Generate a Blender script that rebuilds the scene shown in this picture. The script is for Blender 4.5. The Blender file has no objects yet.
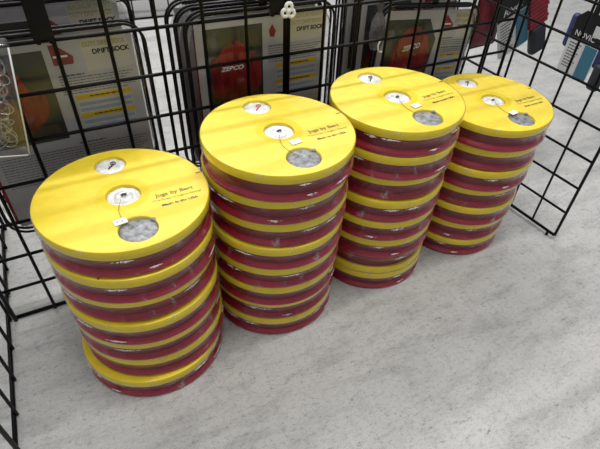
import bpy, bmesh, math, random
from mathutils import Vector, Matrix, noise
random.seed(7)
PI = math.pi
scn = bpy.context.scene
COL = scn.collection

# ------------------------------------------------------------------ camera
C_POS = Vector((0.19052009, -0.85054526, 0.86308038))
FW = Vector((0.39597555, 0.58417205, -0.70848174))
RT = Vector((0.86577402, -0.4946227, 0.07605078))
UP = Vector((0.30600441, 0.64349934, 0.70161948))
cd = bpy.data.cameras.new('camera')
cam = bpy.data.objects.new('camera', cd); COL.objects.link(cam)
m = Matrix(((RT.x, UP.x, -FW.x, C_POS.x), (RT.y, UP.y, -FW.y, C_POS.y), (RT.z, UP.z, -FW.z, C_POS.z), (0, 0, 0, 1)))
cam.matrix_world = m
cd.sensor_width = 36.0; cd.lens = 500.78 / 600 * 36
cd.shift_x = -31.41 / 600; cd.shift_y = 38.94 / 600
cd.clip_start = 0.02
scn.camera = cam

# ------------------------------------------------------------------ world, lights, exposure
scn.view_settings.view_transform = 'Standard'
scn.view_settings.look = 'None'
scn.view_settings.gamma = 1.0
scn.view_settings.use_curve_mapping = False
scn.view_settings.exposure = 0.0
w = bpy.data.worlds.new('world'); scn.world = w; w.use_nodes = True
w.node_tree.nodes['Background'].inputs[0].default_value = (0.96, 0.98, 1.0, 1)
w.node_tree.nodes['Background'].inputs[1].default_value = 0.38

def area(name, loc, target, sx, sy, power, col=(1, 0.98, 0.95)):
    l = bpy.data.lights.new(name, 'AREA'); l.shape = 'RECTANGLE'; l.size = sx; l.size_y = sy
    l.energy = power; l.color = col
    o = bpy.data.objects.new(name, l); COL.objects.link(o)
    o.location = loc
    o.rotation_euler = (Vector(target) - Vector(loc)).to_track_quat('-Z', 'Y').to_euler()
    return o
area('ceiling_tube_light', (0.9, 1.40, 2.55), (0.9, 0.0, 0), 2.4, 0.12, 64)
area('ceiling_tube_light', (0.7, -0.50, 2.75), (0.7, -0.45, 0), 2.4, 0.15, 50)

# ------------------------------------------------------------------ materials
def mat(name):
    mt = bpy.data.materials.new(name); mt.use_nodes = True
    nt = mt.node_tree
    return mt, nt, nt.nodes['Principled BSDF']

def ramp(nt, fac, stops):
    r = nt.nodes.new('ShaderNodeValToRGB')
    els = r.color_ramp.elements
    while len(els) < len(stops): els.new(0.5)
    for e, (p, c) in zip(els, stops):
        e.position = p; e.color = (c[0], c[1], c[2], 1)
    nt.links.new(fac, r.inputs[0])
    return r.outputs[0]

def tex(nt, scale, detail=3, rough=0.55, stretch=(1, 1, 1), rot=(0, 0, 0)):
    tc = nt.nodes.new('ShaderNodeTexCoord'); mp = nt.nodes.new('ShaderNodeMapping')
    mp.inputs['Scale'].default_value = stretch; mp.inputs['Rotation'].default_value = rot
    n = nt.nodes.new('ShaderNodeTexNoise'); n.inputs['Scale'].default_value = scale
    n.inputs['Detail'].default_value = detail; n.inputs['Roughness'].default_value = rough
    nt.links.new(tc.outputs['Object'], mp.inputs['Vector']); nt.links.new(mp.outputs[0], n.inputs['Vector'])
    return n.outputs['Fac']

def bump(nt, bs, h, strength, dist=0.002):
    b = nt.nodes.new('ShaderNodeBump'); b.inputs['Strength'].default_value = strength; b.inputs['Distance'].default_value = dist
    nt.links.new(h, b.inputs['Height']); nt.links.new(b.outputs[0], bs.inputs['Normal'])
    return b

def simple(name, col, rough=0.6, spec=0.5, metal=0.0, nscale=None, var=0.15, bstr=0.0, bscale=None, stretch=(1, 1, 1)):
    mt, nt, bs = mat(name)
    bs.inputs['Base Color'].default_value = (*col, 1); bs.inputs['Roughness'].default_value = rough
    bs.inputs['Specular IOR Level'].default_value = spec; bs.inputs['Metallic'].default_value = metal
    if nscale:
        f = tex(nt, nscale, stretch=stretch)
        c = ramp(nt, f, [(0.3, [v * (1 - var) for v in col]), (0.7, [min(1, v * (1 + var)) for v in col])])
        nt.links.new(c, bs.inputs['Base Color'])
    if bstr:
        bump(nt, bs, tex(nt, bscale or 200, stretch=stretch), bstr)
    return mt

M = {}
M['yellow_foam'] = simple('yellow_foam', (0.78, 0.60, 0.030), 0.5, 0.3, nscale=60, var=0.05, bstr=0.2, bscale=500)
M['red_foam'] = simple('red_foam', (0.31, 0.009, 0.032), 0.38, 0.5, nscale=120, var=0.2, bstr=0.3, bscale=400)
M['shaded_red_core'] = simple('shaded_red_core', (0.17, 0.008, 0.022), 0.5, 0.5, nscale=40, var=0.35, stretch=(1, 1, 8))  # darker copy of the red, shade under the yellow rim painted in
M['black_metal'] = simple('black_metal', (0.0025, 0.0025, 0.003), 0.45, 0.16)
M['black_plastic'] = simple('black_plastic', (0.004, 0.004, 0.005), 0.4, 0.25, bstr=0.3, bscale=120)
M['black_print'] = simple('black_print', (0.02, 0.018, 0.012), 0.6, 0.2)
M['brown_print'] = simple('brown_print', (0.17, 0.10, 0.01), 0.6, 0.2)
M['grey_print'] = simple('grey_print', (0.10, 0.10, 0.11), 0.7, 0.2)
M['gold_print'] = simple('gold_print', (0.42, 0.36, 0.12), 0.6, 0.2)
M['yellow_print'] = simple('yellow_print', (0.62, 0.44, 0.03), 0.6, 0.2)
M['blue_print'] = simple('blue_print', (0.30, 0.38, 0.50), 0.6, 0.2)
M['white_paper'] = simple('white_paper', (0.46, 0.46, 0.465), 0.45, 0.3, nscale=9, var=0.04)
M['cream_paper'] = simple('cream_paper', (0.55, 0.53, 0.44), 0.45, 0.3)
M['sticker_white'] = simple('sticker_white', (0.82, 0.82, 0.80), 0.5)
M['grey_weight'] = simple('grey_weight', (0.20, 0.21, 0.23), 0.45, 0.5, nscale=120, var=0.7, bstr=0.8, bscale=160)
M['white_crinkle'] = simple('white_crinkle', (0.72, 0.73, 0.72), 0.35, 0.6, nscale=150, var=0.25, bstr=0.8, bscale=140)
M['logo_red'] = simple('logo_red', (0.23, 0.018, 0.022), 0.5)
M['pink_red'] = simple('pink_red', (0.60, 0.06, 0.09), 0.4)
M['white_nylon'] = simple('white_nylon', (0.75, 0.75, 0.74), 0.4, 0.5)
M['steel'] = simple('steel', (0.48, 0.49, 0.48), 0.25, 0.5, 1.0)
M['ribbed_red'] = simple('ribbed_red', (0.19, 0.010, 0.018), 0.55, 0.4, nscale=70, var=0.2)
M['smooth_red'] = simple('smooth_red', (0.13, 0.006, 0.014), 0.5, 0.4, nscale=30, var=0.35)
M['navy'] = simple('navy', (0.010, 0.022, 0.10), 0.5, 0.4, nscale=50, var=0.3)
M['teal_print'] = simple('teal_print', (0.02, 0.11, 0.17), 0.5)
M['charcoal_pad'] = simple('charcoal_pad', (0.012, 0.014, 0.020), 0.6, 0.4, bstr=0.3, bscale=300)
M['grey_mesh'] = simple('grey_mesh', (0.10, 0.095, 0.105), 0.7, 0.3, nscale=120, var=0.4, bstr=0.5, bscale=300)
M['wall_white'] = simple('wall_white', (0.75, 0.75, 0.74), 0.7, 0.3, nscale=3, var=0.03)
M['drift_red'] = simple('drift_red', (0.26, 0.012, 0.020), 0.6, 0.3, nscale=25, var=0.4, bstr=0.5, bscale=50)

# concrete floor
mt, nt, bs = mat('concrete')
big = ramp(nt, tex(nt, 2.3, 6, 0.6), [(0.32, (0.43, 0.43, 0.42)), (0.68, (0.52, 0.52, 0.51))])
streak = ramp(nt, tex(nt, 13, 8, 0.72, stretch=(0.5, 1.5, 1), rot=(0, 0, 0.45)), [(0.38, (0.58, 0.58, 0.58)), (0.52, (1, 1, 1))])
streak2 = ramp(nt, tex(nt, 30, 8, 0.75, stretch=(2.2, 0.35, 1), rot=(0, 0, -0.15)), [(0.36, (0.62, 0.62, 0.62)), (0.50, (1, 1, 1))])
grain = ramp(nt, tex(nt, 420, 2, 0.6), [(0.3, (0.84, 0.84, 0.84)), (0.7, (1.12, 1.12, 1.12))])
fine = ramp(nt, tex(nt, 120, 6, 0.8, stretch=(0.8, 1.2, 1), rot=(0, 0, 0.45)), [(0.34, (0.50, 0.50, 0.50)), (0.47, (1, 1, 1)), (0.8, (1.06, 1.06, 1.06))])
def mul(nt, a, b, f=1.0):
    x = nt.nodes.new('ShaderNodeMix'); x.data_type = 'RGBA'; x.blend_type = 'MULTIPLY'; x.inputs[0].default_value = f
    nt.links.new(a, x.inputs[6]); nt.links.new(b, x.inputs[7]); return x.outputs[2]
clus = ramp(nt, tex(nt, 4.5, 3, 0.6), [(0.42, (0.35, 0.35, 0.35)), (0.62, (1, 1, 1))])
pits = ramp(nt, tex(nt, 55, 8, 0.88, stretch=(0.7, 1.4, 1), rot=(0, 0, 0.5)), [(0.38, (0.30, 0.30, 0.30)), (0.44, (1, 1, 1))])
pm = nt.nodes.new('ShaderNodeMix'); pm.data_type = 'RGBA'; nt.links.new(clus, pm.inputs[0]); pm.inputs[6].default_value = (1, 1, 1, 1); nt.links.new(pits, pm.inputs[7])
c = mul(nt, mul(nt, mul(nt, mul(nt, mul(nt, big, streak, 0.5), streak2, 0.28), fine, 0.8), pm.outputs[2], 1.0), grain, 1.0)
nt.links.new(c, bs.inputs['Base Color'])
bs.inputs['Roughness'].default_value = 0.42; bs.inputs['Specular IOR Level'].default_value = 0.45
bump(nt, bs, tex(nt, 75, 6, 0.75), 0.25, 0.002)
M['concrete'] = mt

def film(name, tint, gloss_rough, base_fac, nscale, stretch, white=0.0, wscale=30, bstr=0.6, thr=0.585, tw=0.215):
    """thin clear plastic: transparent with glossy reflection and a few milky creases, plus painted glare streaks on the bag vinyl"""
    mt = bpy.data.materials.new(name); mt.use_nodes = True
    nt = mt.node_tree; nt.nodes.clear()
    out = nt.nodes.new('ShaderNodeOutputMaterial')
    tr = nt.nodes.new('ShaderNodeBsdfTransparent'); tr.inputs[0].default_value = (*tint, 1)
    gl = nt.nodes.new('ShaderNodeBsdfGlossy'); gl.inputs['Roughness'].default_value = gloss_rough
    gl.inputs[0].default_value = (1, 1, 1, 1)
    lw = nt.nodes.new('ShaderNodeLayerWeight'); lw.inputs[0].default_value = 0.5
    fr = nt.nodes.new('ShaderNodeMath'); fr.operation = 'POWER'; fr.inputs[1].default_value = 4.0
    nt.links.new(lw.outputs['Facing'], fr.inputs[0])
    bp = nt.nodes.new('ShaderNodeBump'); bp.inputs['Strength'].default_value = bstr; bp.inputs['Distance'].default_value = 0.004
    nt.links.new(tex(nt, nscale, 4, 0.6, stretch=stretch), bp.inputs['Height'])
    nt.links.new(bp.outputs[0], lw.inputs['Normal']); nt.links.new(bp.outputs[0], gl.inputs['Normal'])
    ad = nt.nodes.new('ShaderNodeMath'); ad.operation = 'ADD'; ad.use_clamp = True; ad.inputs[1].default_value = base_fac
    nt.links.new(fr.outputs[0], ad.inputs[0])
    mx = nt.nodes.new('ShaderNodeMixShader')
    nt.links.new(ad.outputs[0], mx.inputs[0]); nt.links.new(tr.outputs[0], mx.inputs[1]); nt.links.new(gl.outputs[0], mx.inputs[2])
    last = mx.outputs[0]
    if white:
        df = nt.nodes.new('ShaderNodeBsdfDiffuse'); df.inputs[0].default_value = (0.8, 0.78, 0.78, 1)
        cr = ramp(nt, tex(nt, wscale, 6, 0.7, stretch=stretch), [(thr, (0, 0, 0)), (thr + tw, (white, white, white))])
        m2 = nt.nodes.new('ShaderNodeMixShader')
        nt.links.new(cr, m2.inputs[0]); nt.links.new(last, m2.inputs[1]); nt.links.new(df.outputs[0], m2.inputs[2])
        last = m2.outputs[0]
    nt.links.new(last, out.inputs[0])
    return mt
M['shrink_film'] = film('shrink_film', (1, 1, 1), 0.17, 0.018, 34, (1, 1, 0.45), white=0.6, wscale=42, bstr=0.6, thr=0.58)
M['flat_film'] = film('flat_film', (1, 1, 1), 0.30, 0.012, 30, (1, 1, 1), bstr=0.25)
M['clear_vinyl'] = film('clear_vinyl', (0.90, 0.90, 0.90), 0.12, 0.02, 18, (1, 1, 1), white=0.28, wscale=14, bstr=0.7)  # white amount paints glare streaks onto the bag vinyl
M['clear_shell'] = film('clear_shell', (0.85, 0.86, 0.86), 0.10, 0.05, 30, (1, 1, 1), white=0.2, wscale=20, bstr=0.6)

# red to orange printed picture of the sock
mt, nt, bs = mat('picture_red')
tc = nt.nodes.new('ShaderNodeTexCoord'); sp = nt.nodes.new('ShaderNodeSeparateXYZ')
nt.links.new(tc.outputs['Generated'], sp.inputs[0])
g = ramp(nt, sp.outputs['Z'], [(0.02, (0.16, 0.05, 0.012)), (0.30, (0.24, 0.012, 0.014)), (0.9, (0.27, 0.005, 0.014))])
st_ = ramp(nt, tex(nt, 30, 4, 0.6, stretch=(2.8, 1, 0.8), rot=(0, 0.4, 0)), [(0.35, (0.35, 0.35, 0.35)), (0.65, (1.4, 1.4, 1.4))])
nt.links.new(mul(nt, g, st_, 0.8), bs.inputs['Base Color']); bs.inputs['Roughness'].default_value = 0.4
M['picture_red'] = mt
M['picture_ground'] = simple('picture_ground', (0.030, 0.034, 0.028), 0.4, 0.4, nscale=14, var=0.45)
M['picture_mud'] = simple('picture_mud', (0.055, 0.045, 0.02), 0.4, 0.5, nscale=30, var=0.4)

# ------------------------------------------------------------------ mesh helpers
def obj(name, bm, material, parent=None, smooth=True, loc=None):
    me = bpy.data.meshes.new(name); bm.to_mesh(me); bm.free()
    return link(name, me, material, parent, smooth, loc)

def link(name, me, material, parent=None, smooth=True, loc=None):
    if smooth:
        for p in me.polygons: p.use_smooth = True
    if not me.materials: me.materials.append(M[material])
    else: me.materials[0] = M[material]
    o = bpy.data.objects.new(name, me); COL.objects.link(o)
    if parent: o.parent = parent
    if loc: o.location = loc
    return o

def sharp(me, ang=0.7):
    bm = bmesh.new(); bm.from_mesh(me)
    for e in bm.edges:
        if len(e.link_faces) == 2 and e.calc_face_angle(0) > ang: e.smooth = False
    bm.to_mesh(me); bm.free()

def box(bm, lo, hi, bev=0.0, rot=None):
    lo = Vector(lo); hi = Vector(hi); c = (lo + hi) / 2; s = hi - lo
    r = bmesh.ops.create_cube(bm, size=1.0)
    vs = r['verts']
    for v in vs: v.co = Vector((v.co.x * s.x, v.co.y * s.y, v.co.z * s.z))
    if rot: bmesh.ops.rotate(bm, verts=vs, matrix=rot)
    for v in vs: v.co += c
    if bev:
        es = list({e for v in vs for e in v.link_edges})
        bmesh.ops.bevel(bm, geom=es, offset=bev, segments=3, affect='EDGES', profile=0.5)

def rod(bm, a, b, r, n=8, caps=True):
    a = Vector(a); b = Vector(b); d = (b - a)
    q = d.normalized().to_track_quat('Z', 'Y').to_matrix()
    ra = []; rb = []
    for i in range(n):
        t = 2 * PI * i / n
        o = q @ Vector((r * math.cos(t), r * math.sin(t), 0))
        ra.append(bm.verts.new(a + o)); rb.append(bm.verts.new(b + o))
    for i in range(n):
        j = (i + 1) % n
        bm.faces.new((ra[i], ra[j], rb[j], rb[i]))
    if caps:
        bm.faces.new(ra[::-1]); bm.faces.new(rb)

def tube(bm, pts, r, n=8, closed=False):
    pts = [Vector(p) for p in pts]; rings = []
    N = len(pts); prev = None
    for i, p in enumerate(pts):
        if closed: t = (pts[(i + 1) % N] - pts[i - 1])
        else: t = pts[min(i + 1, N - 1)] - pts[max(i - 1, 0)]
        t.normalize()
        ref = prev if prev is not None else (Vector((0, 1, 0)) if abs(t.y) < 0.9 else Vector((1, 0, 0)))
        x = (ref - t * ref.dot(t)); x.normalize(); y = t.cross(x); prev = x
        rings.append([bm.verts.new(p + x * (r * math.cos(2 * PI * k / n)) + y * (r * math.sin(2 * PI * k / n))) for k in range(n)])
    for i in range(N if closed else N - 1):
        A = rings[i]; B = rings[(i + 1) % N]
        for k in range(n):
            l = (k + 1) % n
            bm.faces.new((A[k], A[l], B[l], B[k]))
    if not closed:
        bm.faces.new(rings[0][::-1]); bm.faces.new(rings[-1])

def lathe(bm, prof, n=96):
    """prof: list of (r, z); r == 0 gives a pole"""
    rings = []
    for r, z in prof:
        if r < 1e-6: rings.append([bm.verts.new((0, 0, z))])
        else: rings.append([bm.verts.new((r * math.cos(2 * PI * k / n), r * math.sin(2 * PI * k / n), z)) for k in range(n)])
    for A, B in zip(rings, rings[1:]):
        for k in range(n):
            l = (k + 1) % n
            if len(A) == 1: bm.faces.new((A[0], B[k], B[l]))
            elif len(B) == 1: bm.faces.new((A[k], A[l], B[0]))
            else: bm.faces.new((A[k], A[l], B[l], B[k]))
    return rings

def perforated(Ro, holes, z0, z1, bev):
    """round foam layer with round holes and softly rounded rims"""
    from mathutils.geometry import tessellate_polygon
    bm = bmesh.new()
    def loops(inset):
        L = [circle(0, 0, Ro - inset, 144)]
        for x, y, r_ in holes: L.append(circle(x, y, r_ + inset, 56))
        return L
    levels = [(bev, z0), (bev * 0.3, z0 + bev * 0.3), (0, z0 + bev), (0, z1 - bev), (bev * 0.3, z1 - bev * 0.3), (bev, z1)]
    V = [[[bm.verts.new((x, y, z)) for x, y in lp] for lp in loops(ins)] for ins, z in levels]
    for A, B in zip(V, V[1:]):
        for la, lb in zip(A, B):
            n = len(la)
            for k in range(n): bm.faces.new((la[k], la[(k + 1) % n], lb[(k + 1) % n], lb[k]))
    for lv in (V[0], V[-1]):
        flat = [v for lp in lv for v in lp]
        for tri in tessellate_polygon([[v.co.copy() for v in lp] for lp in lv]):
            try: bm.faces.new([flat[q] for q in tri])
            except ValueError: pass
    bmesh.ops.recalc_face_normals(bm, faces=bm.faces)
    me = bpy.data.meshes.new('yellow_layer'); bm.to_mesh(me); bm.free()
    return me

def realize(cu):
    o = bpy.data.objects.new('tmp', cu); COL.objects.link(o)
    bpy.context.view_layer.update()
    dg = bpy.context.evaluated_depsgraph_get()
    me = bpy.data.meshes.new_from_object(o.evaluated_get(dg))
    bpy.data.objects.remove(o); bpy.data.curves.remove(cu)
    return me

def text_mesh(s, size, width=None, extrude=0.00008, offset=0.0, shear=0.0, align='CENTER'):
    cu = bpy.data.curves.new('tmp', 'FONT'); cu.body = s; cu.size = size; cu.extrude = extrude
    cu.offset = offset; cu.shear = shear; cu.align_x = align; cu.align_y = 'CENTER'
    me = realize(cu)
    if width:
        xs = [v.co.x for v in me.vertices]; k = width / (max(xs) - min(xs))
        for v in me.vertices: v.co.x *= k
    return me

def circle(cx, cy, r, n=64):
    return [(cx + r * math.cos(2 * PI * k / n), cy + r * math.sin(2 * PI * k / n)) for k in range(n)]

def thing(name, label, cat, loc=(0, 0, 0), rot=(0, 0, 0), group=None):
    o = bpy.data.objects.new(name, None); COL.objects.link(o)
    o.empty_display_size = 0.02
    o.location = loc; o.rotation_euler = rot
    o['label'] = label; o['category'] = cat
    if group: o['group'] = group
    return o

def dup(o, parent=None):
    c = o.copy(); COL.objects.link(c)
    if parent: c.parent = parent
    for ch in list(o.children): dup(ch, c)
    return c

def struct(o): o['kind'] = 'structure'; return o

# ------------------------------------------------------------------ setting
bm = bmesh.new(); box(bm, (-2.5, -2.2, -0.05), (5.0, 2.2, 0.0))
struct(obj('floor', bm, 'concrete', smooth=False))
bm = bmesh.new(); box(bm, (-2.5, 1.57, 0.0), (1.15, 1.67, 2.6))
struct(obj('wall_back', bm, 'wall_white', smooth=False))

# ------------------------------------------------------------------ gridwall panels
CELL = 0.0762
def gridwall(label, loc, ang, z0, rows=24, cols=8):
    t = thing('gridwall_panel', label, 'display panel', (loc[0], loc[1], 0), (0, 0, ang), 'black wire gridwall panels')
    W = cols * CELL; H = rows * CELL
    bm = bmesh.new()
    for i in range(1, cols): rod(bm, (i * CELL, -0.0028, z0), (i * CELL, -0.0028, z0 + H), 0.0031)
    obj('upright_wires', bm, 'black_metal', t)
    bm = bmesh.new()
    for j in range(1, rows): rod(bm, (0, 0.0028, z0 + j * CELL), (W, 0.0028, z0 + j * CELL), 0.0031)
    obj('cross_wires', bm, 'black_metal', t)
    bm = bmesh.new()
    rod(bm, (0.001, -0.0028, z0 - 0.003), (0.001, -0.0028, z0 + H), 0.0040); rod(bm, (W - 0.001, -0.0028, z0 - 0.003), (W - 0.001, -0.0028, z0 + H), 0.0040)
    rod(bm, (0, 0.0028, z0), (W, 0.0028, z0), 0.0040); rod(bm, (0, 0.0028, z0 + H), (W, 0.0028, z0 + H), 0.0040)
    obj('outer_frame', bm, 'black_metal', t)
    if z0 > 0.006:
        for x in (0.02, W - 0.02):
            bm = bmesh.new(); rod(bm, (x, 0.0028, 0), (x, 0.0028, z0 - 0.003), 0.004); obj('foot', bm, 'black_plastic', t)
    return t
gridwall('black wire gridwall panel behind the leftmost disc stack, left half of the back grid', (0.0, 0), 0, 0.004)
gridwall('black wire gridwall panel behind the two right disc stacks, right half of the back grid', (8 * CELL + 0.0045, 0), 0, 0.004).scale.x = 0.984
# side panel on the left: runs from behind the back grid towards the viewer
gridwall('black wire gridwall panel seen edge-on at the left edge of the photo', (-0.010 - 4 * CELL * math.sin(0.065), -4 * CELL * math.cos(0.065)), PI / 2 - 0.065, 0.004)
th = 0.105
gridwall('black wire gridwall panel jutting out to the right of the rightmost disc stack', (1.2612, -0.3145), PI / 2 + th, 0.014)
gridwall('far black wire gridwall panel standing on the floor beyond the bags, top left', (0.33, 1.527), -0.03, 0.004)

# white nylon tie joining the panels
t = thing('nylon_panel_tie', 'white plastic tie knotted around the joined uprights of the back grid', 'tie', (8 * CELL, -0.012, 0.545))
bm = bmesh.new()
for k in range(3):
    a = PI / 3 + k * 2 * PI / 3 + 0.4
    pts = [(0.007 * math.cos(a) + 0.006 * math.cos(b), -0.001, 0.007 * math.sin(a) + 0.006 * math.sin(b)) for b in [q * PI / 5 for q in range(10)]]
    tube(bm, pts, 0.0034, 8, True)
obj('tie_loops', bm, 'white_nylon', t)
bm = bmesh.new(); bmesh.ops.create_uvsphere(bm, u_segments=12, v_segments=8, radius=0.0055)
obj('tie_knot', bm, 'white_nylon', t)

def bracket(x, label, z=0.543, wdt=0.028):
    t = thing('hook_bracket', label, 'bracket', (x, 0, z), group='flat black hook brackets on the grid')
    bm = bmesh.new(); box(bm, (-wdt / 2, -0.0095, 0.0), (wdt / 2, -0.0065, 0.09), 0.0008)
    obj('face_plate', bm, 'black_metal', t)
    for s in (-1, 1):
        bm = bmesh.new(); box(bm, (s * wdt * 0.3 - 0.003, -0.0095, -0.006), (s * wdt * 0.3 + 0.003, 0.0085, -0.0032), 0.0006)
        box(bm, (s * wdt * 0.3 - 0.003, -0.0095, -0.006), (s * wdt * 0.3 + 0.003, -0.0065, 0.002), 0.0006)
        obj('lug', bm, 'black_metal', t)
    bm = bmesh.new(); rod(bm, (0, -0.008, 0.083), (0, 0.26, 0.083), 0.003, 10)
    obj('hook_arm', bm, 'black_metal', t)
    return t
bracket(0.217, 'flat black hook bracket clipped on the back grid above the leftmost bags')
bracket(0.590, 'flat black hook bracket clipped on the back grid beside the white tie')
bracket(0.985, 'flat black hook bracket clipped on the back grid above the rightmost bags')

# ------------------------------------------------------------------ foam jug discs
R = 0.1303; H = 0.05268
def make_disc(seed):
    rnd = random.Random(seed)
    t = thing('foam_jug_disc', 'x', 'foam disc')
    # yellow layer with three round holes
    ft = 0.0170; top = H - 0.0012
    bev = 0.0016
    me = perforated(R - 0.0014, [(0, 0.0865, 0.0245), (0, 0, 0.0255), (0, -0.0865, 0.0280)], top - ft, top, bev)
    y = link('yellow_layer', me, 'yellow_foam', t, True); sharp(me, 0.6)
    for p in me.polygons:
        if abs(p.normal.z) > 0.99: p.use_smooth = False
    # line slot at the rim
    bm = bmesh.new(); box(bm, (0.1175, 0.0085, top - 0.001), (0.1270, 0.0115, top + 0.0003), 0.0004)
    obj('line_slot', bm, 'brown_print', y)
    # printed words
    for s, size, wd, px, py, mt_, off in (('Jugs by Bert', 0.0115, 0.060, 0.072, -0.024, 'brown_print', 0.00025),
                                       ('"The Finest in Jugline Fishing"', 0.0062, 0.078, 0.073, -0.0365, 'brown_print', 0.0),
                                       ('Made in the USA', 0.0075, 0.056, 0.073, -0.050, 'black_print', 0.00025)):
        me = text_mesh(s, size, wd, offset=off)
        for v in me.vertices: v.co = Vector((v.co.x + px, v.co.y + py, v.co.z + top + 0.00018))
        link('lettering', me, mt_, y, False)
    # red core with recess shade painted into its colour, and red bottom layer
    bm = bmesh.new(); rc = R - 0.0074
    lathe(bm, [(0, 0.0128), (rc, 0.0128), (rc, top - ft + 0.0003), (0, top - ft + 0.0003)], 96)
    me_o = obj('line_core', bm, 'shaded_red_core', t); sharp(me_o.data, 0.5)
    bm = bmesh.new(); rr = R - 0.0014; b = 0.0016
    lathe(bm, [(0, 0.0008), (rr - b, 0.0008), (rr - 0.3 * b, 0.0008 + 0.3 * b), (rr, 0.0008 + b), (rr - 0.0001, 0.0060), (rr - 0.0010, 0.0078), (rr - 0.0036, 0.0104), (rr - 0.0054, 0.0130), (0, 0.0130)], 128)
    o = obj('red_layer', bm, 'red_foam', t); sharp(o.data, 0.9)
    # things seen in the holes
    fl = top - ft + 0.0003
    bm = bmesh.new(); lathe(bm, [(0.0240, fl), (0.0240, fl + 0.0120), (0.018, fl + 0.0138), (0.008, fl + 0.0128), (0, fl + 0.0125)], 40)
    for v in bm.verts:
        if v.co.z > fl + 0.001: v.co.z += 0.0016 * noise.noise(Vector((v.co.x * 160, v.co.y * 160, seed)))
        v.co.y += 0.0865
    far = obj('plastic_liner', bm, 'white_crinkle', t)
    bm = bmesh.new(); tube(bm, [(-0.004 + 0.010 * k / 7, 0.0855 + 0.012 * (k / 7 - 0.5) + 0.001 * math.sin(k), fl + 0.0140) for k in range(8)], 0.0011, 6)
    tube(bm, [(0.006 + 0.004 * math.cos(a), 0.093 + 0.004 * math.sin(a), fl + 0.0142) for a in [q * PI / 6 for q in range(12)]], 0.0007, 5, True)
    obj('swivel', bm, ('pink_red' if seed == 2 else 'black_print'), far)
    bm = bmesh.new(); lathe(bm, [(0.0250, fl), (0.0250, fl + 0.0115), (0.0205, fl + 0.0125), (0.0190, fl + 0.0105), (0.0150, fl + 0.0105), (0.0135, fl + 0.0142), (0.0045, fl + 0.0146), (0.0035, fl + 0.0115), (0, fl + 0.0113)], 40)
    for v in bm.verts:
        if v.co.z > fl + 0.003: v.co.z += 0.0012 * noise.noise(Vector((v.co.x * 130, v.co.y * 130, seed + 4)))
    hub = obj('plastic_hub', bm, 'white_crinkle', t)
    bm = bmesh.new(); tube(bm, [(-0.003, 0.001, fl + 0.0150), (0.001, 0.0022, fl + 0.0158), (0.005, 0.0018, fl + 0.0150)], 0.0016, 8)
    obj('line_end', bm, 'black_print', hub)
    bm = bmesh.new(); lathe(bm, [(0.0275, fl), (0.0275, fl + 0.0110), (0.0245, fl + 0.0135), (0.012, fl + 0.0145), (0, fl + 0.0142)], 48)
    for v in bm.verts:
        if v.co.z > fl + 0.002: v.co.z += 0.0022 * noise.noise(Vector((v.co.x * 110, v.co.y * 110, seed + 9)))
        v.co.y -= 0.0865
    wgt = obj('lead_weight', bm, 'grey_weight', t)
    bm = bmesh.new(); bmesh.ops.create_icosphere(bm, subdivisions=2, radius=0.0045)
    for v in bm.verts: v.co = Vector((v.co.x + 0.0255, v.co.y - 0.074, v.co.z * 0.45 + top - 0.0012))
    obj('crimp', bm, 'grey_weight', wgt)
    # price sticker and the loose line
    bm = bmesh.new(); sx, sy = [(-0.001, -0.062), (-0.019, -0.063), (0.008, -0.043), (0.007, -0.045)][seed % 4]
    box(bm, (-0.0095, -0.0065, 0), (0.0095, 0.0065, 0.00025), 0, None)
    bmesh.ops.rotate(bm, verts=bm.verts, matrix=Matrix.Rotation(0.12, 3, 'Z'))
    for v in bm.verts: v.co += Vector((sx, sy, H + 0.0002))
    stk = obj('price_sticker', bm, 'sticker_white', t, False)
    bm = bmesh.new()
    for k in range(3): box(bm, (sx - 0.005 + k * 0.0035, sy - 0.001 + (k % 2) * 0.001, H + 0.00048), (sx - 0.003 + k * 0.0035, sy + 0.001, H + 0.00056))
    obj('price_print', bm, 'grey_print', stk, False)
    bm = bmesh.new(); tube(bm, [(-0.006 - 0.010 * math.sin(PI * k / 9), -0.012 - 0.070 * k / 9, top + 0.0010 + 0.0002) for k in range(10)], 0.00035, 5)
    obj('loose_line', bm, 'brown_print', t)
    # shrink wrap
    bm = bmesh.new()
    prof = [(0, H - 0.0006), (R * 0.3, H - 0.0006), (R * 0.6, H - 0.0006), (R * 0.85, H - 0.0006), (R - 0.0045, H - 0.0006), (R - 0.0030, H - 0.0006), (R - 0.0010, H - 0.0012), (R - 0.0001, H - 0.0035), (R, H - 0.011), (R - 0.0002, 0.0342), (R - 0.0012, 0.0322), (R - 0.0032, 0.0292),
            (R - 0.0046, 0.0262), (R - 0.0051, 0.0215), (R - 0.0044, 0.0150), (R - 0.0022, 0.0105), (R - 0.0002, 0.0070), (R, 0.005), (R - 0.0001, 0.0026), (R - 0.0018, 0.0006), (R * 0.5, 0.0003), (0, 0.0003)]
    lathe(bm, prof, 180)
    for v in bm.verts:
        r = math.hypot(v.co.x, v.co.y)
        if r > R * 0.9 and 0.010 < v.co.z < 0.038:
            a = math.atan2(v.co.y, v.co.x)
            d = 0.0014 * noise.noise(Vector((math.cos(a) * 9, math.sin(a) * 9, v.co.z * 30 + seed * 5))) - 0.0003
            if r + d > R: d = R - r
            k = (r + d) / r; v.co.x *= k; v.co.y *= k
    wr = obj('shrink_wrap', bm, 'shrink_film', t); wr.data.materials.append(M['flat_film'])
    for p in wr.data.polygons:
        if abs(p.normal.z) > 0.98: p.material_index = 1
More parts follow.
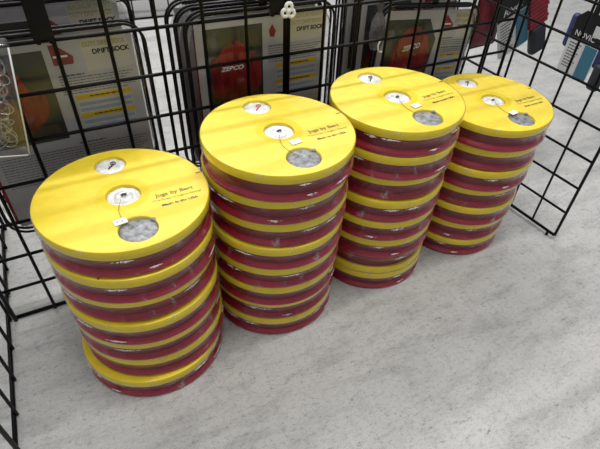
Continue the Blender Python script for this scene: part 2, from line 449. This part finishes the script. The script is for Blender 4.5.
    # gathered tufts of film where the wrap was sealed
    for q in range(6):
        a0 = rnd.uniform(0, 2 * PI); bm = bmesh.new(); prevs = None
        n = 16; L = rnd.uniform(0.14, 0.34); zc = rnd.choice([0.0335, 0.012, 0.0335])
        for k in range(n + 1):
            a = a0 + L * (k / n); e = math.sin(PI * k / n)
            ro = R + 0.0005 + 0.0010 * e * rnd.random(); z1 = zc + 0.0020 * e * rnd.uniform(0.3, 1.0); z2 = zc - 0.0045 * e * rnd.uniform(0.2, 1)
            vs = [bm.verts.new(((R - 0.0002) * math.cos(a), (R - 0.0002) * math.sin(a), z1)), bm.verts.new((ro * math.cos(a), ro * math.sin(a), zc)), bm.verts.new(((R - 0.0002) * math.cos(a), (R - 0.0002) * math.sin(a), z2))]
            if prevs:
                bm.faces.new((prevs[0], prevs[1], vs[1], vs[0])); bm.faces.new((prevs[1], prevs[2], vs[2], vs[1]))
            prevs = vs
        obj('film_seam', bm, 'film_tuft', t)
    return t
M['film_tuft'] = film('film_tuft', (1, 1, 1), 0.2, 0.10, 200, (1, 1, 1), white=0.85, wscale=150, bstr=1.0, thr=0.42, tw=0.08)

ORD = ['bottom', 'second from the bottom', 'third from the bottom', 'fourth from the bottom', 'fifth from the bottom', 'sixth from the bottom', 'seventh from the bottom']
STACKS = [
    (7, (0.2453, -0.1738), (0.2516, -0.1741), 'the leftmost stack', {}),
    (8, (0.5101, -0.1531), (0.5137, -0.1765), 'the second stack from the left', {}),
    (8, (0.7760, -0.1353), (0.7746, -0.1512), 'the third stack from the left', {}),
    (7, (1.0381, -0.1353), (1.0366, -0.1586), 'the rightmost stack', {}),
]
SLIP = {  # how far each disc slipped towards (+) or away from (-) the aisle, bottom first
    0: (0.007, 0.003, -0.003, 0.004, -0.005, 0.0045), 1: (0.000, -0.004, 0.003, 0.002, 0.003, -0.004, -0.005),
    2: (0.002, 0.000, 0.003, 0.003, 0.003, -0.006, 0.003), 3: (0.001, -0.005, 0.003, -0.005, 0.003, -0.005)}
OFF = {(a, k): (-0.5 * v + 0.0015 * math.sin(k * 2.7 + a), -0.86 * v) for a, vs in SLIP.items() for k, v in enumerate(vs)}
OFF[0, 0] = (-0.006, -0.004); OFF[0, 1] = (0.005, 0.004)
protos = [make_disc(q) for q in (1, 2, 3, 4)]
used = set()
rnd = random.Random(11)
pos_ = {}
for si, (n, b0, b1, where, _) in enumerate(STACKS):
    for k in range(n):
        f = k / (n - 1); dx, dy = OFF.get((si, k), (0, 0))
        pos_[si, k] = [b0[0] + (b1[0] - b0[0]) * f + dx, b0[1] + (b1[1] - b0[1]) * f + dy]
for _ in range(200):                       # discs of neighbouring stacks touch at most
    for (si, k), p in pos_.items():
        q = pos_.get((si + 1, k))
        if q:
            d = math.hypot(q[0] - p[0], q[1] - p[1]); g = 2 * R + 0.0018 - d
            if g > 0:
                ux, uy = (q[0] - p[0]) / d * g / 2, (q[1] - p[1]) / d * g / 2
                p[0] -= ux; p[1] -= uy; q[0] += ux; q[1] += uy
        p[1] = min(p[1], -R - 0.0075)
for si, (n, b0, b1, where, _) in enumerate(STACKS):
    for k in range(n):
        pi = si if k == n - 1 else rnd.randrange(4)
        if pi in used: o = dup(protos[pi])
        else: o = protos[pi]; used.add(pi)
        x, y = pos_[si, k]
        rz = [0.0, 0.02, 0.08, 0.0][si] if k == n - 1 else rnd.uniform(-PI, PI)
        o.location = (x, y, k * H); o.rotation_euler = (0, 0, rz)
        pos = 'topmost' if k == n - 1 else ORD[k]
        o['label'] = 'yellow and red foam disc, %s in %s' % (pos, where)
        if si == 2 and k == 1:
            o.rotation_euler = (PI, 0, rz); o.location.z = (k + 1) * H
            o['label'] = 'foam disc lying red side up, second from bottom of %s' % where
        o['group'] = 'shrink-wrapped foam jug discs in four stacks'

# ------------------------------------------------------------------ drift sock bags
def rrect(w, h, r, n=8):
    pts = []
    for cx, cz, a0 in ((w / 2 - r, h - r, 0), (-w / 2 + r, h - r, PI / 2), (-w / 2 + r, r, PI), (w / 2 - r, r, 1.5 * PI)):
        for k in range(n + 1):
            a = a0 + PI / 2 * k / n; pts.append((cx + r * math.cos(a), cz + r * math.sin(a)))
    return pts

def plate(name, pts, yf, th_, material, parent, smooth=False):
    bm = bmesh.new()
    A = [bm.verts.new((x, yf, z)) for x, z in pts]; B = [bm.verts.new((x, yf + th_, z)) for x, z in pts]
    bm.faces.new(A); bm.faces.new(B[::-1])
    n = len(pts)
    for i in range(n): bm.faces.new((A[i], B[i], B[(i + 1) % n], A[(i + 1) % n]))
    bmesh.ops.recalc_face_normals(bm, faces=bm.faces)
    return obj(name, bm, material, parent, smooth)

def rect(x0, z0, x1, z1): return [(x0, z0), (x1, z0), (x1, z1), (x0, z1)]

def words(name, s, size, wd, x, z, yf, material, parent, offset=0.0, shear=0.0, tilt=0.0):
    me = text_mesh(s, size, wd, offset=offset, shear=shear)
    ct, st = math.cos(tilt), math.sin(tilt)
    for v in me.vertices:
        a, b = v.co.x * ct - v.co.y * st, v.co.x * st + v.co.y * ct
        v.co = Vector((a + x, yf - v.co.z, b + z))
    return link(name, me, material, parent, False)

def bars(name, rows, yf, material, parent):
    bm = bmesh.new()
    for x0, x1, z, h in rows:
        x = x0; rr = random.Random(int(z * 1e5))
        while x < x1:
            wd = rr.uniform(0.003, 0.009); box(bm, (x, yf - 0.0002, z - h / 2), (min(x + wd, x1), yf, z + h / 2)); x += wd + 0.0015
    return obj(name, bm, material, parent, False)

def make_bag(kind, W=0.30, Hh=0.35, seed=0, card=True):
    """origin: bottom centre; front faces -Y"""
    t = thing('drift_sock_bag', 'x', 'bag')
    T = 0.013
    # clear vinyl pouch, slightly puffed
    bm = bmesh.new(); nx, nz = 22, 24; grid = {}
    for s in (-1, 1):
        for i in range(nx + 1):
            for j in range(nz + 1):
                u = i / nx * 2 - 1; v = j / nz * 2 - 1
                k = max(0, (1 - u ** 4)) * max(0, (1 - v ** 4))
                # superellipse outline
                e = 6.0; m_ = max(abs(u), abs(v)); nn = (abs(u) ** e + abs(v) ** e) ** (1 / e); q = m_ / nn if nn > 0 else 1
                x = u * q * W / 2; z = Hh / 2 + v * q * Hh / 2
                y = s * (T * 0.45 + 0.0035 * k) + 0.0035 * noise.noise(Vector((x * 14, z * 14, seed * 3 + s)))
                grid[s, i, j] = bm.verts.new((x, y, z))
    for i in range(nx):
        for j in range(nz):
            bm.faces.new((grid[-1, i, j], grid[-1, i + 1, j], grid[-1, i + 1, j + 1], grid[-1, i, j + 1]))
            bm.faces.new((grid[1, i, j], grid[1, i, j + 1], grid[1, i + 1, j + 1], grid[1, i + 1, j]))
    per = [(i, 0) for i in range(nx)] + [(nx, j) for j in range(nz)] + [(i, nz) for i in range(nx, 0, -1)] + [(0, j) for j in range(nz, 0, -1)]
    for a, b in zip(per, per[1:] + per[:1]):
        bm.faces.new((grid[-1, a[0], a[1]], grid[1, a[0], a[1]], grid[1, b[0], b[1]], grid[-1, b[0], b[1]]))
    obj('clear_pouch', bm, 'clear_vinyl', t)
    for s in (-1, 1):
        rp = rrect(W + 0.004, Hh + 0.004, 0.035)
        pts = [(x, s * T * 0.5 + 0.0035 * noise.noise(Vector((x * 10, z * 10, seed + s * 2))), z - 0.002) for x, z in rp]
        bm = bmesh.new(); tube(bm, pts, 0.0024, 7, True)
        obj('piping', bm, 'black_plastic', t)
    # zip band across the top
    bm = bmesh.new()
    xs = [-W / 2 + 0.03 + (W - 0.06) * k / 20 for k in range(21)]
    for x0, x1 in zip(xs, xs[1:]):
        box(bm, (x0, -0.0022, Hh - 0.004), (x1 + 0.0005, 0.0022, Hh + 0.002))
    obj('zip_band', bm, 'black_plastic', t)
    bm = bmesh.new(); box(bm, (-0.008, -0.001, Hh), (0.008, 0.001, Hh + 0.088), 0.0005)
    obj('hanging_loop', bm, 'black_plastic', t)
    # folded red fabric inside
    bm = bmesh.new(); gx, gz = 20, 20; g2 = {}
    x0, x1, z0, z1 = -W / 2 + 0.012, W / 2 - 0.05, 0.02, Hh - 0.03
    for s in (-1, 1):
        for i in range(gx + 1):
            for j in range(gz + 1):
                u = i / gx; v = j / gz; k = (math.sin(PI * u) * math.sin(PI * v)) ** 0.4 if 0 < u < 1 and 0 < v < 1 else 0
                x = x0 + (x1 - x0) * u; z = z0 + (z1 - z0) * v
                g2[s, i, j] = bm.verts.new((x, 0.0022 + s * (0.0008 + 0.0018 * k) + 0.0006 * noise.noise(Vector((x * 45, z * 20, seed))), z))
    for i in range(gx):
        for j in range(gz):
            bm.faces.new((g2[-1, i, j], g2[-1, i + 1, j], g2[-1, i + 1, j + 1], g2[-1, i, j + 1]))
            bm.faces.new((g2[1, i, j], g2[1, i, j + 1], g2[1, i + 1, j + 1], g2[1, i + 1, j]))
    obj('folded_sock', bm, 'drift_red', t)
    if card:
        yc = -0.0032
        cw = 0.264; cx0 = -cw / 2; top = Hh - 0.008
        c = plate('insert_card', rect(cx0, 0.012, cx0 + cw, top), yc, 0.0005, 'white_paper', t)
        # picture on the left of the card
        px0, px1, pz1, pz0 = cx0 + 0.014, cx0 + (0.158 if kind == 'C' else 0.128), top - 0.018, top - 0.170
        if kind == 'C':
            pp = [(px0, pz0), (px1 - 0.008, pz0), (px1, pz1 - 0.045), (px1 - 0.030, pz1), (px0, pz1)]
        else: pp = rect(px0, pz0, px1, pz1)
        plate('picture', pp, yc - 0.0003, 0.0003, 'picture_ground', c)
        plate('pictured_ground', rect(px0 + 0.0005, pz0 + 0.0005, px1 - 0.010, pz0 + 0.03), yc - 0.0006, 0.0003, 'picture_mud', c)
        blob = {'A': [(0.0, 0.02), (0.05, 0.012), (0.085, 0.03), (0.10, 0.055), (0.095, 0.09), (0.075, 0.085), (0.07, 0.12), (0.05, 0.135), (0.03, 0.128), (0.02, 0.105), (0.0, 0.11)],
                'B': [(0.01, 0.015), (0.06, 0.012), (0.105, 0.02), (0.111, 0.05), (0.104, 0.09), (0.09, 0.10), (0.083, 0.09), (0.077, 0.112), (0.06, 0.127), (0.05, 0.112), (0.04, 0.118), (0.025, 0.10), (0.012, 0.095), (0.008, 0.05)],
                'C': [(0.006, 0.012), (0.06, 0.010), (0.100, 0.016), (0.105, 0.05), (0.101, 0.090), (0.085, 0.120), (0.058, 0.138), (0.036, 0.122), (0.024, 0.09), (0.016, 0.055), (0.008, 0.03)]}[kind]
        # smooth the outline
        for _ in range(2):
            nb = []
            for i in range(len(blob)):
                a, b = blob[i], blob[(i + 1) % len(blob)]
                nb += [(a[0] * .75 + b[0] * .25, a[1] * .75 + b[1] * .25), (a[0] * .25 + b[0] * .75, a[1] * .25 + b[1] * .75)]
            blob = nb
        plate('pictured_sock', [(px0 + a * (1.28 if kind == 'C' else 1) + 0.001, pz0 + b + 0.004) for a, b in blob], yc - 0.0009, 0.0003, 'picture_red', c)
        if kind in 'BC':
            words('pictured_lettering', 'ZEBCO', 0.015 if kind == 'C' else 0.011, 0.050 if kind == 'C' else 0.046, px0 + (0.077 if kind == 'C' else 0.051), pz0 + (0.092 if kind == 'C' else 0.077), yc - 0.0011, 'sticker_white', c, 0.0004, 0.3, 0.16 if kind == 'C' else 0.0)
        # right column of the card
        rx0, rx1 = px1 + 0.012, cx0 + cw - 0.008
        if kind != 'B':
            lg = [(rx0 - 0.002, top - 0.012), (rx0 + 0.008, top - 0.012), (rx0 + 0.030, top - 0.032), (rx0 + 0.028, top - 0.044), (rx0 - 0.001, top - 0.044)]
            plate('emblem', lg, yc - 0.0003, 0.0003, 'logo_red', c)
            plate('emblem_stripe', rect(rx0 + 0.001, top - 0.032, rx0 + 0.022, top - 0.029), yc - 0.0006, 0.0003, 'sticker_white', c)
        else:
            lg = [(rx0 + 0.008, top - 0.022), (rx0 + 0.016, top - 0.035), (rx0 + 0.012, top - 0.046), (rx0 + 0.004, top - 0.044), (rx0 + 0.002, top - 0.034)]
            plate('emblem', lg, yc - 0.0003, 0.0003, 'logo_red', c)
        plate('cream_field', rect(rx0 + 0.045, top - 0.060, rx1, top - 0.004), yc - 0.0002, 0.0002, 'cream_paper', c)
        hx = (rx0 + 0.048 + rx1) / 2 + 0.004
        up = 0.010 if kind == 'A' else 0.002
        words('heading', 'MAGNUM HEAVY', 0.011, 0.066, hx - 0.006, top - 0.015 + up, yc - 0.0004, 'gold_print', c, 0.0003)
        words('heading', 'DUTY DRIFT SOCK', 0.010, 0.066, hx - 0.006, top - 0.027 + up, yc - 0.0004, 'gold_print', c, 0.0003)
        words('heading', 'DRIFT SOCK', 0.0105, 0.058, hx + 0.002, top - 0.0395 + up, yc - 0.0004, 'black_print', c, 0.0004)
        rows = [(rx0, rx0 + 0.040, top - 0.062, 0.0022)] + [(rx0, rx1 - 0.006 * (q % 3), top - 0.067 - 0.0046 * q, 0.0012) for q in range(3)]
        rows += [(rx0, rx0 + 0.085, top - 0.083, 0.0022)] + [(rx0, rx1 - 0.012 * (q % 2), top - 0.088 - 0.0046 * q, 0.0012) for q in range(2)]
        rows += [(rx0, rx0 + 0.045, top - 0.184, 0.0022)] + [(cx0 + 0.01, rx1 - 0.006 * (q % 3), top - 0.190 - 0.0052 * q, 0.0012) for q in range(12)]
        bars('small_print', rows, yc - 0.0002, 'grey_print', c)
        tx0 = rx0 + 0.016
        plate('size_table', rect(tx0, top - 0.164, rx1 - 0.010, top - 0.096), yc - 0.0003, 0.0002, 'cream_paper', c)
        for z_ in (top - 0.101, top - 0.134):
            plate('table_band', rect(tx0, z_ - 0.0042, rx1 - 0.010, z_ + 0.0042), yc - 0.0005, 0.0002, 'yellow_print', c)
        bars('table_print', [(tx0 + 0.022, rx1 - 0.028, top - 0.101, 0.0020), (tx0 + 0.022, rx1 - 0.024, top - 0.134, 0.0020)], yc - 0.0006, 'black_print', c)
        for z_ in (top - 0.114, top - 0.124, top - 0.147, top - 0.157):
            plate('table_row', rect(tx0 + 0.002, z_ - 0.003, rx1 - 0.012, z_ + 0.003), yc - 0.0005, 0.0002, 'blue_print', c)
    return t

def place_bag(t, x, y, z, rz, label, group, ry=0.0, rx=0.0):
    t.location = (x, y, z); t.rotation_euler = (rx, ry, rz); t['label'] = label; t['group'] = group
    return t
W_ = 0.30
bagA = make_bag('A', 0.300, 0.350, 1); bagB = make_bag('B', 0.290, 0.345, 2); bagC = make_bag('C', 0.275, 0.350, 3)
place_bag(bagA, 0.213, 0.034, 0.189, 0.0, 'clear drift sock bag hanging front-most behind the leftmost stack, text card facing out', 'clear drift sock bags hung behind the back grid')
place_bag(bagB, 0.582, 0.034, 0.194, 0.0, 'clear drift sock bag hanging front-most beside the white tie, red sock picture on its card', 'clear drift sock bags hung behind the back grid')
place_bag(bagC, 0.960, 0.036, 0.153, 0.0, 'clear drift sock bag hanging front-most on the right, white lettering on its pictured red sock', 'clear drift sock bags hung behind the back grid', 0.08)
NTH = ['second', 'third', 'fourth', 'fifth']
for src, specs, where in ((bagA, [(0.212, 0.096, 0.221, 0.01), (0.218, 0.140, 0.222, -0.02)], 'the left row, at top left'),
                   (bagB, [(0.576, 0.070, 0.201, 0.0), (0.572, 0.112, 0.199, 0.02)], 'the middle row, beside the white tie'),
                   (bagC, [(0.955, 0.078, 0.190, 0.02), (0.940, 0.106, 0.196, -0.01), (0.945, 0.140, 0.190, 0.0)], 'the right row, behind the third stack')):
    for k, (x, y, z, rz) in enumerate(specs):
        b = dup(src)
        place_bag(b, x, y, z - 0.009, rz, 'clear black-edged drift sock bag, %s back in %s' % (NTH[k], where), 'clear drift sock bags hung behind the back grid')

# grey mesh cord bundle beside the right bags
t = thing('mesh_cord_bundle', 'grey mesh bundle with a pale cord loop hanging left of the pictured red sock', 'cord bundle', (0.838, 0.028, 0.430))
bm = bmesh.new()
lathe(bm, [(0, 0.0), (0.010, 0.001), (0.015, 0.014), (0.017, 0.035), (0.014, 0.060), (0.007, 0.074), (0.004, 0.080), (0.008, 0.09), (0.005, 0.10), (0, 0.102)], 24)
for v in bm.verts:
    a = math.atan2(v.co.y, v.co.x); k = 1 + 0.10 * math.sin(a * 9); v.co.x *= k; v.co.y *= k * 0.7
obj('mesh_bundle', bm, 'grey_mesh', t)
bm = bmesh.new(); tube(bm, [(0.006 + 0.009 * math.cos(a), -0.014, 0.012 + 0.013 * math.sin(a)) for a in [q * PI / 8 for q in range(16)]], 0.0017, 6, True)
obj('cord_loop', bm, 'white_nylon', t)
bm = bmesh.new(); tube(bm, [(0, 0, 0.098), (0.002, 0, 0.15), (0.0, 0, 0.195)], 0.0018, 6)
obj('hanging_cord', bm, 'black_plastic', t)

# ------------------------------------------------------------------ clear pack of silver wire leaders (top left)
t = thing('wire_leader_pack', 'clear plastic pack of coiled silver wire hanging at the top left corner', 'pack', (0.083, -0.045, 0.403), (0, 0.154, 0))
bm = bmesh.new(); box(bm, (-0.064, -0.014, 0), (0.064, 0.014, 0.170), 0.004)
obj('clear_shell', bm, 'clear_shell', t)
bm = bmesh.new()
for s in (-1, 1): rod(bm, (s * 0.062, -0.0135, 0.004), (s * 0.062, -0.0135, 0.166), 0.0012, 6)
rod(bm, (-0.06, -0.0135, 0.003), (0.06, -0.0135, 0.003), 0.0012, 6)
obj('shell_rim', bm, 'white_nylon', t)
rnd = random.Random(5)
for q in range(60):
    bm = bmesh.new(); cx = rnd.uniform(-0.030, 0.044) if q % 3 == 0 else rnd.uniform(0.008, 0.044); cz = rnd.uniform(0.020, 0.140); r0 = rnd.uniform(0.010, 0.017)
    yy = -0.010 + 0.020 * q / 60; a0 = rnd.uniform(0, 6.28); sq = rnd.uniform(0.35, 1.0); ro = rnd.uniform(0, 3.14)
    pts = []
    for k in range(34):
        a = a0 + k * rnd.uniform(0.19, 0.21) * 1.0; rr = r0 * (1 - 0.006 * k)
        ux, uz = rr * math.cos(a), rr * math.sin(a) * sq
        pts.append((cx + ux * math.cos(ro) - uz * math.sin(ro), yy, cz + ux * math.sin(ro) + uz * math.cos(ro)))
    tube(bm, pts, 0.0009, 5)
    obj('wire_coil', bm, 'steel', t)
bm = bmesh.new(); box(bm, (-0.060, -0.0162, 0.128), (0.042, -0.0146, 0.165), 0.0004)
lab = obj('paper_label', bm, 'sticker_white', t, False)
bm = bmesh.new(); tube(bm, [(0, 0, 0.168), (0, 0.0, 0.225), (0, 0.020, 0.232), (0, 0.041, 0.230)], 0.002, 8)
obj('peg_hook', bm, 'black_metal', t)

# ------------------------------------------------------------------ packs beyond the right panel
t = thing('display_bar', 'black display bar reaching right from the side panel above the hanging packs', 'bar', (1.215, 0.206, 0.585))
bm = bmesh.new(); rod(bm, (-0.002, 0, 0), (0.86, 0, 0), 0.006, 12); obj('bar_rod', bm, 'black_metal', t)
bm = bmesh.new(); rod(bm, (0.855, 0, 0), (0.868, 0, 0), 0.010, 12); obj('end_cap', bm, 'black_metal', t)

def pack(label, loc, rot, word, ww, wsize, shear, h, strap, group=None):
    """origin: bottom centre of the card, front facing local -Y"""
    t = thing('carded_pack', label, 'pack', loc, rot)
    plate('backing_card', rrect(0.118, h + 0.065, 0.012), 0.0, 0.0012, 'white_paper', t)
    hd = plate('header', [(-0.058, h), (0.058, h), (0.058, h + 0.063), (0.03, h + 0.09), (-0.03, h + 0.09), (-0.058, h + 0.063)], -0.0012, 0.0010, 'black_plastic', t)
    words('header_lettering', word, wsize, ww, -0.004, h + 0.019, -0.0016, 'white_paper', hd, 0.0003, shear)
    cd_ = plate('printed_panel', rect(-0.054, 0.008, 0.008, h - 0.004), -0.0006, 0.0005, 'white_paper', t)
    n = int((h - 0.02) / 0.0095)
    bars('small_print', [(-0.048, -0.002 - 0.006 * (q % 3), h - 0.013 - 0.0095 * q, 0.0034) for q in range(n)], -0.0008, 'black_print', cd_)
    plate('blue_panel', rect(0.010, 0.004, 0.056, h - 0.004), -0.0007, 0.0005, 'teal_print', t)
    bm = bmesh.new(); box(bm, (-0.010, 0, h + 0.085), (0.010, 0.0015, h + strap), 0.0005)
    obj('hanging_strap', bm, 'black_plastic', t)
    return t
t = pack('tilted carded pack with blue panel and ribbed dark red foam beyond the side panel', (1.497, 0.205, 0.268), (0, -0.42, 0), 'Rivet', 0.072, 0.026, 0.3, 0.122, 0.20)
bm = bmesh.new()
for k in range(15):
    x1 = 0.127 + 0.003 * math.sin(k * 1.9)
    box(bm, (0.056, -0.010, 0.035 + 0.0125 * k), (x1, 0.026, 0.0473 + 0.0125 * k), 0.004)
obj('ribbed_foam', bm, 'ribbed_red', t)
bm = bmesh.new(); box(bm, (0.060, -0.018, -0.058), (0.120, 0.012, 0.036), 0.014); pd = obj('dark_pad', bm, 'charcoal_pad', t)
bm = bmesh.new(); box(bm, (0.069, -0.0195, -0.049), (0.111, -0.014, 0.027), 0.002); obj('pad_face', bm, 'charcoal_pad', pd)
t = pack('carded pack with navy foam beside its blue panel at the right photo edge', (1.780, 0.166, 0.158), (0, 0, -PI / 2 + 0.05), 'NOVIC', 0.076, 0.024, 0.0, 0.112, 0.43)
bm = bmesh.new(); box(bm, (-0.083, 0.004, 0.072), (-0.052, 0.030, 0.180), 0.012); obj('navy_foam', bm, 'navy', t)
bm = bmesh.new(); box(bm, (0.050, 0.002, 0.05), (0.120, 0.030, 0.180), 0.012); obj('navy_foam', bm, 'navy', t)
bm = bmesh.new(); box(bm, (0.072, -0.014, -0.01), (0.115, 0.012, 0.075), 0.012); obj('dark_pad', bm, 'charcoal_pad', t)
bm = bmesh.new(); box(bm, (0.020, -0.0024, 0.140), (0.052, -0.0013, 0.172), 0.0002); obj('grey_square', bm, 'white_paper', t, False)
t = thing('foam_pouch', 'smooth dark red pouch hanging between the right bags and the ribbed foam pack', 'pouch', (1.392, 0.245, 0.283), (0, -0.06, 0))
bm = bmesh.new(); gx, gz = 14, 20; g2 = {}
for sd in (-1, 1):
    for i in range(gx + 1):
        for j in range(gz + 1):
            u = i / gx; v = j / gz; k = max(0, math.sin(PI * u) * math.sin(PI * v)) ** 0.4
            x = -0.045 + 0.095 * u; z = 0.215 * v
            g2[sd, i, j] = bm.verts.new((x, sd * (0.002 + 0.014 * k) + 0.004 * noise.noise(Vector((x * 40, z * 25, sd))), z))
for i in range(gx):
    for j in range(gz):
        bm.faces.new((g2[-1, i, j], g2[-1, i + 1, j], g2[-1, i + 1, j + 1], g2[-1, i, j + 1]))
        bm.faces.new((g2[1, i, j], g2[1, i, j + 1], g2[1, i + 1, j + 1], g2[1, i + 1, j]))
obj('pouch_body', bm, 'smooth_red', t)
bm = bmesh.new(); tube(bm, [(x, -0.001, z - 0.002) for x, z in [(a + 0.0025, b) for a, b in rrect(0.099, 0.219, 0.006)]], 0.002, 6, True)
obj('pouch_edging', bm, 'black_plastic', t)
bm = bmesh.new(); tube(bm, [(0, 0, 0.213), (0, -0.012, 0.25), (0, -0.036, 0.296)], 0.003, 8)
obj('hanging_strap', bm, 'black_plastic', t)
